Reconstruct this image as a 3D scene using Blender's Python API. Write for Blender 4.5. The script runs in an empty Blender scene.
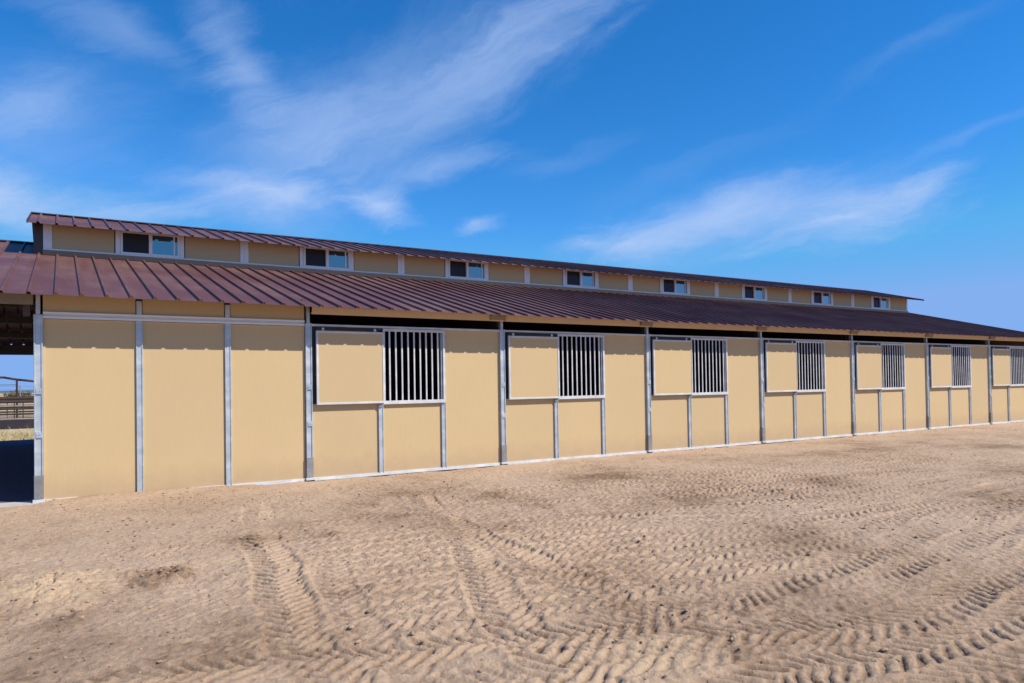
import bpy, math, random
import numpy as np
from mathutils import Matrix, Vector

random.seed(7)
rng = np.random.default_rng(11)
SC = bpy.context.scene
COL = SC.collection
R = math.radians

# ------------------------------------------------------------------ layout
BAY = 3.66            # one stall bay
NB = 8
L = NB * BAY          # length of the barn
D = 13.7              # depth of the barn
EX0, EX1 = -4.1, L + 0.32      # ends of the lower roof
EO = 0.5              # eave overhang
EZ = 2.77             # eave height (pan underside)
SL = 0.261            # lower roof slope
RIDGE_Y = 6.85
EOB = 0.06           # rear overhang
CW = 4.67             # clerestory wall plane
SUN_EL, SUN_AZ = 45.0, 41.0    # elevation, angle towards +X measured from -Y

def roof_z(y):
    y = y if y <= RIDGE_Y else D - y
    return EZ + SL * (y + EO)

# ------------------------------------------------------------------ helpers
class MB:
    """collects verts and faces of one mesh"""
    def __init__(s):
        s.v = []; s.f = []
    def box(s, x0, x1, y0, y1, z0, z1):
        n = len(s.v)
        s.v += [(x0,y0,z0),(x1,y0,z0),(x1,y1,z0),(x0,y1,z0),(x0,y0,z1),(x1,y0,z1),(x1,y1,z1),(x0,y1,z1)]
        s.f += [(n,n+3,n+2,n+1),(n+4,n+5,n+6,n+7),(n,n+1,n+5,n+4),(n+1,n+2,n+6,n+5),(n+2,n+3,n+7,n+6),(n+3,n,n+4,n+7)]
        return s
    def hexa(s, p):
        """eight points, bottom ring then top ring, both counter-clockwise seen from above"""
        n = len(s.v); s.v += [tuple(q) for q in p]
        s.f += [(n,n+3,n+2,n+1),(n+4,n+5,n+6,n+7),(n,n+1,n+5,n+4),(n+1,n+2,n+6,n+5),(n+2,n+3,n+7,n+6),(n+3,n,n+4,n+7)]
        return s
    def tube(s, a, b, r0, r1=None, seg=8):
        r1 = r0 if r1 is None else r1
        a, b = Vector(a), Vector(b); d = (b - a).normalized()
        u = d.orthogonal().normalized(); w = d.cross(u)
        n = len(s.v)
        for c, r in ((a, r0), (b, r1)):
            for i in range(seg):
                t = 2 * math.pi * i / seg
                s.v.append(tuple(c + u * (r * math.cos(t)) + w * (r * math.sin(t))))
        for i in range(seg):
            j = (i + 1) % seg
            s.f.append((n+i, n+j, n+seg+j, n+seg+i))
        s.f.append(tuple(n + i for i in reversed(range(seg))))
        s.f.append(tuple(n + seg + i for i in range(seg)))
        return s
    def path(s, pts, r, seg=7):
        for a, b in zip(pts, pts[1:]):
            s.tube(a, b, r, r, seg)
        return s
    def sweep_x(s, prof, x0, x1):
        """closed yz profile swept along x"""
        n = len(s.v); k = len(prof)
        for x in (x0, x1):
            s.v += [(x, y, z) for y, z in prof]
        for i in range(k):
            j = (i + 1) % k
            s.f.append((n+i, n+j, n+k+j, n+k+i))
        s.f.append(tuple(n + i for i in reversed(range(k))))
        s.f.append(tuple(n + k + i for i in range(k)))
        return s
    def sweep_z(s, prof, z0, z1):
        n = len(s.v); k = len(prof)
        for z in (z0, z1):
            s.v += [(x, y, z) for x, y in prof]
        for i in range(k):
            j = (i + 1) % k
            s.f.append((n+i, n+j, n+k+j, n+k+i))
        s.f.append(tuple(n + i for i in reversed(range(k))))
        s.f.append(tuple(n + k + i for i in range(k)))
        return s
    def build(s, name, mat, parent=None, loc=None, bevel=0.0, smooth=False):
        me = bpy.data.meshes.new(name)
        me.from_pydata(s.v, [], s.f); me.validate(); me.update()
        import bmesh
        bm = bmesh.new(); bm.from_mesh(me)
        bmesh.ops.recalc_face_normals(bm, faces=bm.faces)
        if bevel > 0:
            ed = [e for e in bm.edges if len(e.link_faces) == 2 and e.calc_face_angle(0) > 0.6]
            bmesh.ops.bevel(bm, geom=ed, offset=bevel, segments=1, affect='EDGES', clamp_overlap=True)
        bm.to_mesh(me); bm.free()
        if smooth:
            for p in me.polygons: p.use_smooth = True
        o = bpy.data.objects.new(name, me)
        for m in (mat if isinstance(mat, (list, tuple)) else [mat]):
            me.materials.append(m)
        COL.objects.link(o)
        if parent is not None: o.parent = parent
        if loc is not None: o.location = loc
        return o

def empty(name, loc=(0,0,0), rz=0.0):
    o = bpy.data.objects.new(name, None); COL.objects.link(o)
    o.location = loc; o.rotation_euler = (0,0,rz); o.empty_display_size = .3
    return o

def tag(o, label=None, cat=None, group=None, kind=None):
    if label: o['label'] = label
    if cat: o['category'] = cat
    if group: o['group'] = group
    if kind: o['kind'] = kind
    return o

def children(o):
    return [c for c in bpy.data.objects if c.parent is o]

def copy_tree(o, parent=None, loc=None):
    c = o.copy(); COL.objects.link(c); c.parent = parent
    if loc is not None: c.location = loc
    for ch in children(o):
        copy_tree(ch, c)
    return c

# ------------------------------------------------------------------ materials
def new_mat(name):
    m = bpy.data.materials.new(name); m.use_nodes = True
    nt = m.node_tree; nt.nodes.clear()
    out = nt.nodes.new('ShaderNodeOutputMaterial')
    b = nt.nodes.new('ShaderNodeBsdfPrincipled')
    nt.links.new(b.outputs[0], out.inputs[0])
    return m, nt, b

def N(nt, t, **k):
    n = nt.nodes.new(t)
    for a, v in k.items():
        if a.startswith('i_'):
            key = a[2:]
            n.inputs[int(key) if key.isdigit() else key.replace('_', ' ')].default_value = v
        else:
            setattr(n, a, v)
    return n

def coords(nt, scale=(1,1,1), space='world'):
    if space == 'world':
        g = N(nt, 'ShaderNodeNewGeometry'); src = g.outputs['Position']
    else:
        g = N(nt, 'ShaderNodeTexCoord'); src = g.outputs['Object']
    mp = N(nt, 'ShaderNodeMapping'); mp.inputs['Scale'].default_value = scale
    nt.links.new(src, mp.inputs[0])
    return mp.outputs[0]

def noise(nt, vec, scale, detail=4, rough=.55, dist=0.0):
    n = N(nt, 'ShaderNodeTexNoise'); n.inputs['Scale'].default_value = scale
    n.inputs['Detail'].default_value = detail; n.inputs['Roughness'].default_value = rough
    n.inputs['Distortion'].default_value = dist
    nt.links.new(vec, n.inputs['Vector'])
    return n.outputs['Fac']

def ramp(nt, fac, stops):
    r = N(nt, 'ShaderNodeValToRGB'); e = r.color_ramp.elements
    e[0].position, e[0].color = stops[0][0], (*stops[0][1], 1)
    e[1].position, e[1].color = stops[-1][0], (*stops[-1][1], 1)
    for p, c in stops[1:-1]:
        q = e.new(p); q.color = (*c, 1)
    nt.links.new(fac, r.inputs[0])
    return r.outputs[0]

def mixc(nt, fac, a, b, mode='MIX'):
    m = N(nt, 'ShaderNodeMix'); m.data_type = 'RGBA'; m.blend_type = mode
    for s, v in ((0, fac), (6, a), (7, b)):
        if hasattr(v, 'links'): nt.links.new(v, m.inputs[s])
        else: m.inputs[s].default_value = v if s == 0 else (*v, 1)
    return m.outputs[2]

def bump(nt, b, h, strength=.3, dist=.01):
    n = N(nt, 'ShaderNodeBump'); n.inputs['Strength'].default_value = strength
    n.inputs['Distance'].default_value = dist
    nt.links.new(h, n.inputs['Height']); nt.links.new(n.outputs[0], b.inputs['Normal'])

def mat_noise(name, c0, c1, scale=8, rough=.7, metal=0.0, stretch=(1,1,1), bmp=0.0, bdist=.004, bscale=None, spec=.5):
    m, nt, b = new_mat(name)
    v = coords(nt, stretch)
    f = noise(nt, v, scale, 5)
    nt.links.new(ramp(nt, f, [(.3, c0), (.7, c1)]), b.inputs['Base Color'])
    b.inputs['Roughness'].default_value = rough; b.inputs['Metallic'].default_value = metal
    b.inputs['Specular IOR Level'].default_value = spec
    if bmp:
        bump(nt, b, noise(nt, coords(nt), bscale or scale * 4, 3), bmp, bdist)
    return m

# painted tan wall boards: faint mottling, dust low down, faint vertical run marks
def wall_paint(name, base):
    m, nt, b = new_mat(name)
    v = coords(nt)
    big = noise(nt, v, .9, 4); fine = noise(nt, coords(nt, (9, 9, 1.2)), 3.0, 4)
    c = mixc(nt, big, tuple(x * .955 for x in base), tuple(x * 1.035 for x in base))
    k = ramp(nt, fine, [(.3, (.985,) * 3), (.7, (1.01,) * 3)])
    c = mixc(nt, 1.0, c, k, 'MULTIPLY')
    # wind-blown dust and splash marks along the foot of the boards
    sep = N(nt, 'ShaderNodeSeparateXYZ'); g = N(nt, 'ShaderNodeNewGeometry')
    nt.links.new(g.outputs['Position'], sep.inputs[0])
    wob = N(nt, 'ShaderNodeMath', operation='MULTIPLY_ADD'); wob.inputs[1].default_value = -.45; 
    nt.links.new(noise(nt, v, 5.0, 5, .65), wob.inputs[0]); nt.links.new(sep.outputs[2], wob.inputs[2])
    mr = N(nt, 'ShaderNodeMapRange'); mr.inputs[1].default_value = -.2; mr.inputs[2].default_value = .22
    mr.inputs[3].default_value = .6; mr.inputs[4].default_value = 0.0
    nt.links.new(wob.outputs[0], mr.inputs[0])
    c = mixc(nt, mr.outputs[0], c, (.40, .285, .185))
    oi = N(nt, 'ShaderNodeObjectInfo')
    c = mixc(nt, 1.0, c, ramp(nt, oi.outputs['Random'], [(0, (.955, .96, .97)), (1, (1.03, 1.02, 1.0))]), 'MULTIPLY')
    nt.links.new(c, b.inputs['Base Color'])
    b.inputs['Roughness'].default_value = .62
    b.inputs['Specular IOR Level'].default_value = .3
    bump(nt, b, noise(nt, coords(nt, (60, 60, 25)), 4.0, 3), .12, .002)
    return m

M = {}
M['tan'] = wall_paint('tan_board', (.55, .408, .225))
M['tan_trim'] = mat_noise('tan_trim', (.54, .40, .24), (.58, .44, .27), 3, .55)
def galv(name, a, b_, rough=.42, metal=.55):
    m, nt, b = new_mat(name)
    v = coords(nt)
    vo = N(nt, 'ShaderNodeTexVoronoi'); vo.inputs['Scale'].default_value = 38
    nt.links.new(v, vo.inputs['Vector'])
    f = noise(nt, coords(nt, (1.5, 1.5, 2.2)), 2.2, 5)
    c = ramp(nt, f, [(.30, a), (.52, tuple((x + y) / 2 for x, y in zip(a, b_))), (.62, b_)])
    c = mixc(nt, .12, c, vo.outputs['Color'], 'SOFT_LIGHT')
    nt.links.new(c, b.inputs['Base Color'])
    b.inputs['Metallic'].default_value = metal
    rr = N(nt, 'ShaderNodeMapRange'); rr.inputs[3].default_value = rough - .1; rr.inputs[4].default_value = rough + .15
    nt.links.new(f, rr.inputs[0]); nt.links.new(rr.outputs[0], b.inputs['Roughness'])
    return m
M['galv'] = galv('galvanised_steel', (.36, .42, .48), (.54, .59, .64), .42, .35)  # blue tint in the base stands in for sky reflected by the steel
M['galv_white'] = galv('bright_galvanised_steel', (.50, .51, .53), (.64, .64, .65), .5, .08)
M['galv_dark'] = galv('weathered_galvanised_steel', (.22, .22, .23), (.31, .31, .32), .55, .4)
M['vinyl'] = mat_noise('white_vinyl', (.72, .73, .74), (.80, .80, .80), 4, .45)
M['black_trim'] = mat_noise('flat_black', (.012, .012, .014), (.02, .02, .022), 6, .6)
M['bracket'] = mat_noise('shaded_tan_bracket', (.20, .155, .09), (.26, .20, .12), 6, .6)  # trim tan with the shade under the eave put into its colour
M['beam'] = mat_noise('shaded_tan_beam', (.22, .19, .16), (.27, .23, .19), 4, .6)  # tan darkened in the colour to show the front beam in shadow
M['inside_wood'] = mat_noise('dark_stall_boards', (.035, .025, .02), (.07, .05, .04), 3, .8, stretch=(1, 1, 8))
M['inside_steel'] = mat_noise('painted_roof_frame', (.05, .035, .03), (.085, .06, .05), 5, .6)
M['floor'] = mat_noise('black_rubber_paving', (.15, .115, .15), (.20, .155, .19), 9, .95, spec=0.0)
M['concrete'] = mat_noise('concrete', (.42, .40, .37), (.55, .53, .50), 5, .85, bmp=.25)

# painted brown roof sheet: sheen, dust washed down the slope, oil-canning
def roof_mat():
    m, nt, b = new_mat('brown_roof_sheet')
    st = noise(nt, coords(nt, (3.2, .35, 1)), 1.6, 5, .6)
    blot = noise(nt, coords(nt), .55, 4, .6)
    base = ramp(nt, blot, [(.3, (.104, .041, .040)), (.7, (.140, .065, .059))])
    du = N(nt, 'ShaderNodeMath', operation='MULTIPLY'); nt.links.new(st, du.inputs[0]); nt.links.new(blot, du.inputs[1])
    dm = N(nt, 'ShaderNodeMapRange'); dm.inputs[1].default_value = .20; dm.inputs[2].default_value = .40
    dm.inputs[3].default_value = .06; dm.inputs[4].default_value = .5
    nt.links.new(du.outputs[0], dm.inputs[0])
    c = mixc(nt, dm.outputs[0], base, (.24, .148, .118))
    nt.links.new(c, b.inputs['Base Color'])
    b.inputs['Metallic'].default_value = .0
    rr = N(nt, 'ShaderNodeMapRange'); rr.inputs[3].default_value = .36; rr.inputs[4].default_value = .55
    nt.links.new(st, rr.inputs[0]); nt.links.new(rr.outputs[0], b.inputs['Roughness'])
    b.inputs['Specular IOR Level'].default_value = .14
    bump(nt, b, noise(nt, coords(nt, (1, .5, 1)), 2.2, 2), .25, .012)
    return m
M['roof'] = roof_mat()
M['flashing'] = mat_noise('dark_flashing', (.018, .012, .016), (.028, .018, .022), 3, .5)  # dark sheet, its colour deepened further for the shadow it lies in
M['roof_trim'] = mat_noise('brown_trim_sheet', (.045, .026, .028), (.06, .035, .034), 3, .4)

def glass_mat(name, tint, refl, base):
    m, nt, b = new_mat(name)
    b.inputs['Base Color'].default_value = (*base, 1); b.inputs['Roughness'].default_value = .6
    gl = N(nt, 'ShaderNodeBsdfGlossy'); gl.inputs['Color'].default_value = (*tint, 1); gl.inputs['Roughness'].default_value = .03
    lw = N(nt, 'ShaderNodeLayerWeight'); lw.inputs['Blend'].default_value = .25
    mr = N(nt, 'ShaderNodeMapRange'); mr.inputs[3].default_value = refl; mr.inputs[4].default_value = min(1, refl + .6)
    nt.links.new(lw.outputs['Facing'], mr.inputs[0])
    mx = N(nt, 'ShaderNodeMixShader')
    out = [n for n in nt.nodes if n.type == 'OUTPUT_MATERIAL'][0]
    nt.links.new(mr.outputs[0], mx.inputs[0]); nt.links.new(b.outputs[0], mx.inputs[1]); nt.links.new(gl.outputs[0], mx.inputs[2])
    nt.links.new(mx.outputs[0], out.inputs[0])
    return m
M['glass'] = glass_mat('coated_window_glass', (.55, .85, .95), .30, (.01, .03, .035))
M['screen'] = glass_mat('dark_insect_screen', (.10, .11, .2), .0, (.006, .005, .007))

# ------------------------------------------------------------------ ground
def vnoise(x, y, seed):
    xi = np.floor(x).astype(np.int64); yi = np.floor(y).astype(np.int64)
    xf = x - xi; yf = y - yi
    def h(a, b):
        n = (a * 374761393 + b * 668265263 + seed * 1442695041) & 0xFFFFFFFF
        n = ((n ^ (n >> 13)) * 1274126177) & 0xFFFFFFFF
        return ((n ^ (n >> 16)) & 0xFFFF) / 65535.0
    u = xf * xf * xf * (xf * (xf * 6 - 15) + 10); v = yf * yf * yf * (yf * (yf * 6 - 15) + 10)
    return ((h(xi, yi) * (1 - u) + h(xi + 1, yi) * u) * (1 - v) + (h(xi, yi + 1) * (1 - u) + h(xi + 1, yi + 1) * u) * v) * 2 - 1
def fbm(x, y, f, oct, seed, gain=.5):
    s = np.zeros_like(x); a = 1.0; t = 0
    c, sn = math.cos(.6), math.sin(.6)
    for i in range(oct):
        s += a * vnoise(x * f, y * f, seed + i * 17); t += a; a *= gain; f *= 2.03
        x, y = c * x - sn * y + 3.7, sn * x + c * y - 1.9
    return s / t
def sstep(a, b, x):
    t = np.clip((x - a) / (b - a), 0, 1); return t * t * (3 - 2 * t)

# tractor tracks on the sand: centre line, width of the tread, depth, strength
TRACKS = [
    ([(2.43,-1.97),(1.97,-4.25),(1.73,-5.88),(1.55,-6.93),(1.45,-7.7),(1.40,-9.5)], .46, .034, 1.3),
    ([(4.6,-2.2),(4.18,-3.3),(3.77,-5.26),(3.65,-6.54),(3.45,-7.73),(3.40,-8.2)], .50, .036, 1.15),
    ([(4.3,-3.6),(3.88,-4.71),(3.24,-6.38),(2.85,-7.31),(2.62,-8.11),(2.3,-10)], .46, .032, 1.25),
    ([(-1.2,-7.15),(.27,-7.37),(.81,-7.52),(1.58,-7.78),(2.33,-8.02),(3.04,-8.24),(3.71,-8.33)], .50, .032, 1.2),
    ([(2.4,-8.3),(3.1,-8.54),(3.8,-8.8),(4.41,-9.09),(5.03,-9.14),(6.13,-8.98),(8.2,-8.7)], .50, .028, .8),
    ([(2.1,-7.75),(2.85,-8.1),(3.92,-8.22),(5.05,-8.15),(7.56,-7.74),(8.96,-7.52),(12.5,-7.3)], .50, .026, .8),
    ([(2.0,-9.0),(2.84,-9.18),(3.53,-9.28),(4.16,-9.45),(5.02,-9.50),(6.39,-9.40),(8,-9.2)], .42, .028, 1.0),
    ([(3.31,-9.65),(3.96,-9.80),(5.31,-9.9),(7,-9.8)], .42, .028, 1.0),
    ([(.6,-4.3),(1.92,-3.92),(2.96,-3.66),(4.34,-3.7),(5.77,-4.02),(7.9,-4.42),(11.07,-4.8),(19,-5.05)], .46, .024, .9),
    ([(3.2,-4.75),(4.05,-4.96),(6.0,-5.29),(7.78,-5.55),(10.37,-5.86),(18,-6.3)], .46, .028, 1.0),
    ([(2.39,-5.08),(2.03,-6.43),(1.86,-7.59),(1.82,-9.5)], .34, .020, .8),
    ([(4.6,-6.2),(6.2,-6.55),(8.2,-6.75),(11.5,-6.75),(18,-6.9)], .46, .028, 1.0),
    ([(5.2,-7.1),(7.0,-7.1),(9.2,-6.9),(13,-6.6),(20,-6.2)], .42, .024, .9),
    ([(1.2,-2.7),(4.0,-2.3),(9.0,-2.6),(16,-3.2),(26,-3.4)], .46, .016, .7),
    ([(4.6,-7.55),(6.0,-7.5),(7.4,-7.25),(9.4,-7.2),(13,-7.9)], .40, .024, .8),
    ([(5.4,-8.5),(7.0,-8.25),(9.0,-8.1),(12,-8.0)], .46, .03, 1.0),
    ([(-1.5,-8.0),(.0,-8.1),(1.0,-8.25),(2.4,-8.55),(3.6,-8.95)], .42, .022, .9),
]
def spline(pts, step=.12):
    P = [np.array(p, float) for p in pts]
    P = [2 * P[0] - P[1]] + P + [2 * P[-1] - P[-2]]
    out = []
    for i in range(1, len(P) - 2):
        a, b, c, d = P[i-1:i+3]
        n = max(2, int(np.linalg.norm(c - b) / step))
        for k in range(n):
            t = k / n
            out.append(.5 * ((2*b) + (c-a)*t + (2*a-5*b+4*c-d)*t*t + (3*b-a-3*c+d)*t**3))
    out.append(P[-2]); return np.array(out)

def ground_height(X, Y):
    """height and two wear masks at every point"""
    near = (X > -14) & (X < 60) & (Y > -20) & (Y < 1.0)
    Z = np.zeros_like(X); tone = np.zeros_like(X); pale = np.zeros_like(X)
    x, y = X[near], Y[near]
    z = .030 * fbm(x, y, .35, 3, 1) + .017 * fbm(x, y, 1.6, 3, 5)
    lively = sstep(-.35, .25, fbm(x, y, .5, 2, 15) + .12 * (x - 2.0))
    z += (.006 + .008 * lively) * fbm(x * 1.3, y * .9, 5.5, 4, 9, .65)
    rough = sstep(-.25, .35, fbm(x, y, .55, 3, 21))
    rid = 1 - np.abs(fbm(x, y, 7.0, 2, 33)); z += .007 * rough * rid
    rid2 = 1 - np.abs(fbm(x + .3 * y, y, 14.0, 2, 37)); z += .008 * rid2 + .006 * fbm(x, y, 24.0, 2, 39)
    t_ = .42 * fbm(x, y, .8, 4, 41) + .16 * fbm(x, y, 3.4, 4, 43, .65) - .10 * rough * sstep(.55, .9, 1 - rid)
    crumb = vnoise(x * 21, y * 21, 45) * vnoise(x * 13 + 5, y * 13, 46)
    z += .020 * np.clip(crumb - .08, 0, .5) * sstep(-.1, .5, fbm(x, y, .7, 3, 47)); t_ -= .5 * np.clip(-crumb - .12, 0, .4)
    # older, half blurred tread marks all over the driven part
    fx = x + .10 * fbm(x, y, 1.1, 3, 141); fy = y + .12 * fbm(x, y, .8, 3, 147) + .03 * x * np.sin(x * .23)
    lane = fy / .27; li = np.floor(lane); lf = np.abs(lane - li - .5)
    ph = (fx + .30 * lf * 2 * .27 / .5 + .07 * np.sin(li * 2.7)) / .125
    w_ = .5 + .5 * np.sin(2 * np.pi * ph + 2.0 * fbm(x, y, 3.0, 2, 151))
    amt = np.clip(.55 + 1.6 * fbm(x, y, .45, 3, 157), 0, 1) * sstep(-2.0, -3.6, y) * sstep(-.5, 3.5, x + .45 * (-y - 6))
    z += .018 * amt * (sstep(.42, .66, w_) - .5) * sstep(0, .12, lf) ; t_ += -.05 * amt * sstep(.6, .2, w_)
    for ang, sd_, x_lo, am in ((1.15, 171, 2.2, .008), (-.62, 181, 2.6, .009), (.35, 191, 4.5, .009)):
        ca, sa = math.cos(ang), math.sin(ang)
        u_ = fx * ca + fy * sa; v_ = -fx * sa + fy * ca + .06 * np.sin(u_ * .9)
        ln_ = v_ / .31; k_ = np.floor(ln_); f_ = np.abs(ln_ - k_ - .5)
        on = np.sin(k_ * 12.9898 + sd_) * 43758.5; on = on - np.floor(on)
        p_ = (u_ + .26 * f_ + .09 * np.sin(k_ * 3.1)) / .108
        g_ = .5 + .5 * np.sin(2 * np.pi * p_ + 1.6 * fbm(x, y, 3.3, 2, sd_ + 1))
        a_ = np.clip(.05 + 2.4 * fbm(x, y, .5, 3, sd_ + 2), 0, 1) * (on > .55) * sstep(-1.4, -2.6, y) * sstep(x_lo - 1, x_lo + 1, x) * (1 - sstep(.36, .48, f_))
        z += am * a_ * (sstep(.42, .66, g_) - .6); t_ += -.10 * a_ * sstep(.6, .2, g_)
    wx = x + .06 * fbm(x, y, 2.2, 2, 51) + .016 * fbm(x, y, 9, 2, 53); wy = y + .06 * fbm(x, y, 2.2, 2, 57) + .016 * fbm(x, y, 9, 2, 59)
    fade = fbm(x, y, .9, 3, 61)
    for k, (pts, w, dep, st) in enumerate(TRACKS):
        dep *= .72; w *= .84
        S = spline(pts)
        best = np.full(x.shape, 9.0); sd = np.zeros_like(x); ss = np.zeros_like(x)
        acc = 0.0
        for a, b in zip(S, S[1:]):
            d = b - a; ln = np.hypot(*d)
            if ln < 1e-6: continue
            d = d / ln; m = w * 1.2
            sel = np.where((wx > min(a[0], b[0]) - m) & (wx < max(a[0], b[0]) + m) & (wy > min(a[1], b[1]) - m) & (wy < max(a[1], b[1]) + m))[0]
            if len(sel):
                rx, ry = wx[sel] - a[0], wy[sel] - a[1]
                s = np.clip(rx * d[0] + ry * d[1], 0, ln)
                dist = np.hypot(rx - s * d[0], ry - s * d[1])
                side = np.sign(d[0] * ry - d[1] * rx)
                up = dist < best[sel]; j = sel[up]
                best[j] = dist[up]; sd[j] = (side * dist)[up]; ss[j] = acc + s[up]
            acc += ln
        q = np.where(best < w * 1.15)[0]
        if not len(q): continue
        dd = best[q]; sdq = sd[q]; sq = ss[q]; hw = w / 2
        ends = sstep(0, .5, sq) * sstep(0, .5, acc - sq)
        local = np.clip((.70 + 1.1 * fade[q]) , .10, 1.0) * ends * st
        inside = 1 - sstep(hw * .86, hw * 1.06, dd)
        # chevron lugs press into the sand, the two halves staggered
        pitch = .118
        ph = (sq + .85 * dd + np.where(sdq > 0, 0, pitch / 2)) / pitch
        fr = ph - np.floor(ph)
        lug = sstep(.04, .15, fr) * (1 - sstep(.46, .60, fr))
        lug *= sstep(.0, .04, dd) * .35 + .65
        berm = np.exp(-((dd - hw * 1.12) / (hw * .22)) ** 2)
        base = z[q]
        flat = inside * np.clip(local, 0, 1) * .55
        z[q] = base * (1 - flat) + local * (inside * (-.35 * dep - .95 * dep * lug + .4 * dep) + (.16 + .2 * np.clip(fade[q] + .3, 0, 1)) * dep * berm)
        t_[q] += -.30 * inside * local * (lug - .25)
    z = np.where(z < 0, -.045 * np.tanh(-z / .045), z)
    z += .0045 * fbm(x, y, 38.0, 2, 161) * np.clip(.6 + fade, .2, 1.2)
    # pale heap, loose dark clumps
    def lump(cx, cy, rx, ry, h, sharp=1.6):
        e = np.sqrt(((x - cx) / rx) ** 2 + ((y - cy) / ry) ** 2) + .35 * fbm(x, y, 3.0, 3, 71)
        return h * np.clip(1 - e, 0, 1) ** (1 / sharp)
    m1 = lump(.20, -5.15, .52, .75, 1.0)
    cr = np.abs(fbm(x, y, 6.5, 3, 81)); 
    z += m1 * (.075 - .03 * (cr < .07) + .02 * fbm(x, y, 9, 2, 83))
    pl = np.clip(m1 * 1.25 * (.75 + .5 * fbm(x, y, 5, 3, 85)), 0, 1)
    m2 = lump(.98, -5.25, .34, .42, 1.0)
    z += m2 * (.035 + .11 * np.clip(fbm(x, y, 7, 3, 91), 0, 1)); t_ -= .75 * m2
    m3 = lump(1.9, -4.25, .3, .4, 1.0)
    z += m3 * (.02 + .05 * np.clip(fbm(x, y, 7, 3, 95), 0, 1)); t_ -= .35 * m3
    for cx_, cy_, r_, h_ in ((.62, -4.75, .16, .5), (1.35, -5.6, .2, .5), (.35, -6.1, .22, .45), (1.6, -3.3, .2, .5), (.9, -3.9, .14, .4), (2.6, -4.4, .2, .5), (3.6, -3.0, .24, .5),
                              (3.2, -7.0, .18, .5), (5.2, -3.4, .3, .5), (6.6, -4.6, .25, .4), (2.2, -6.6, .16, .4), (-.2, -3.6, .3, .4), (8.5, -5.4, .35, .5), (.1, -7.4, .16, .45)):
        e_ = lump(cx_, cy_, r_, r_ * 1.1, 1.0); z += e_ * (.012 + .09 * h_ * np.clip(fbm(x, y, 8, 3, 97), 0, 1)); t_ -= .6 * h_ * e_ * (.6 + .8 * np.clip(fbm(x, y, 10, 2, 98), -.5, .7))
    m4 = lump(.58, -.22, .22, .12, 1.0); z += m4 * .07; t_ -= .3 * m4
    pl = np.maximum(pl, .55 * lump(3.0, -8.75, .55, .35, 1.0))
    pl = np.maximum(pl, .45 * lump(1.5, -5.0, .4, .35, 1.0))
    # soil drifted against the foot of the wall, level right at the sill
    wall = sstep(-1.3, -.06, y) * (y < .3)
    foot = .048 * sstep(3.6, 1.6, x) * sstep(-.12, .25, x) + .002
    foot = foot + .020 * fbm(x, y * .5, 2.6, 4, 99) - .004
    z = z * (1 - wall) + wall * (foot + .35 * z)
    edge = (x > -14) * sstep(-14, -9, x) * sstep(60, 45, x) * sstep(-20, -15, y)
    z = np.where(y > .0, -.03, z)
    Z[near] = z * edge; tone[near] = t_ * edge; pale[near] = pl * edge
    # under the barn the sand lies below the floor; beyond it the field rolls slightly
    ins = (X > -4.3) & (X < L + .3) & (Y > .02) & (Y < D + 1.9)
    Z = np.where(ins, -.04, Z)
    far = (Y > D + 2.1)
    Z = np.where(far, .03 * fbm(X, Y, .25, 3, 7), Z)
    return Z, tone, pale

def axis(lo, hi, core0, core1, fine, grow, cap):
    """grid lines: fine in the core, growing outwards"""
    a = list(np.arange(core0, core1, fine))
    d = fine; p = core1
    while p < hi:
        a.append(p); d = min(d * grow, cap if p < 60 else 1e9); p += d
        if p > 60: d *= 1.12
    a.append(hi)
    d = fine; p = core0 - fine; b = []
    while p > lo:
        b.append(p); d = min(d * grow, cap if p > -30 else 1e9); p -= d
        if p < -30: d *= 1.12
    b.append(lo)
    return np.array(sorted(set(b + a)))

xs = axis(-4000, 4000, -1.5, 7.6, .0115, 1.0045, 1.2)
ys = np.concatenate([axis(-4000, -.2, -9.7, -5.0, .0115, 1.004, .026)[:-1], np.arange(-.2, .061, .02), np.array([.5, 4, 9, D, D + .4]), axis(D + .7, 4000, D + .7, 30, .5, 1.1, 3)])
xs = xs[(xs >= -4000)]; ys = np.array(sorted(set(np.round(ys, 5))))
nx, ny = len(xs), len(ys)
GX, GY = np.meshgrid(xs, ys)
GZ, GT, GP = ground_height(GX.ravel(), GY.ravel())
me = bpy.data.meshes.new('ground')
nv = nx * ny
co = np.empty((nv, 3), np.float32); co[:, 0] = GX.ravel(); co[:, 1] = GY.ravel(); co[:, 2] = GZ
me.vertices.add(nv); me.vertices.foreach_set('co', co.ravel())
ii = (np.arange(ny - 1)[:, None] * nx + np.arange(nx - 1)[None, :]).ravel()
quads = np.stack([ii, ii + 1, ii + nx + 1, ii + nx], 1).astype(np.int32)
nf = len(quads)
me.loops.add(nf * 4); me.polygons.add(nf)
me.loops.foreach_set('vertex_index', quads.ravel())
me.polygons.foreach_set('loop_start', np.arange(0, nf * 4, 4, dtype=np.int32))
me.polygons.foreach_set('use_smooth', np.ones(nf, dtype=bool))
me.update(calc_edges=True)
for nm, arr in (('tone', GT), ('pale', GP)):
    at = me.attributes.new(nm, 'FLOAT', 'POINT'); at.data.foreach_set('value', arr.astype(np.float32))
print('ground verts', nv)

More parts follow.
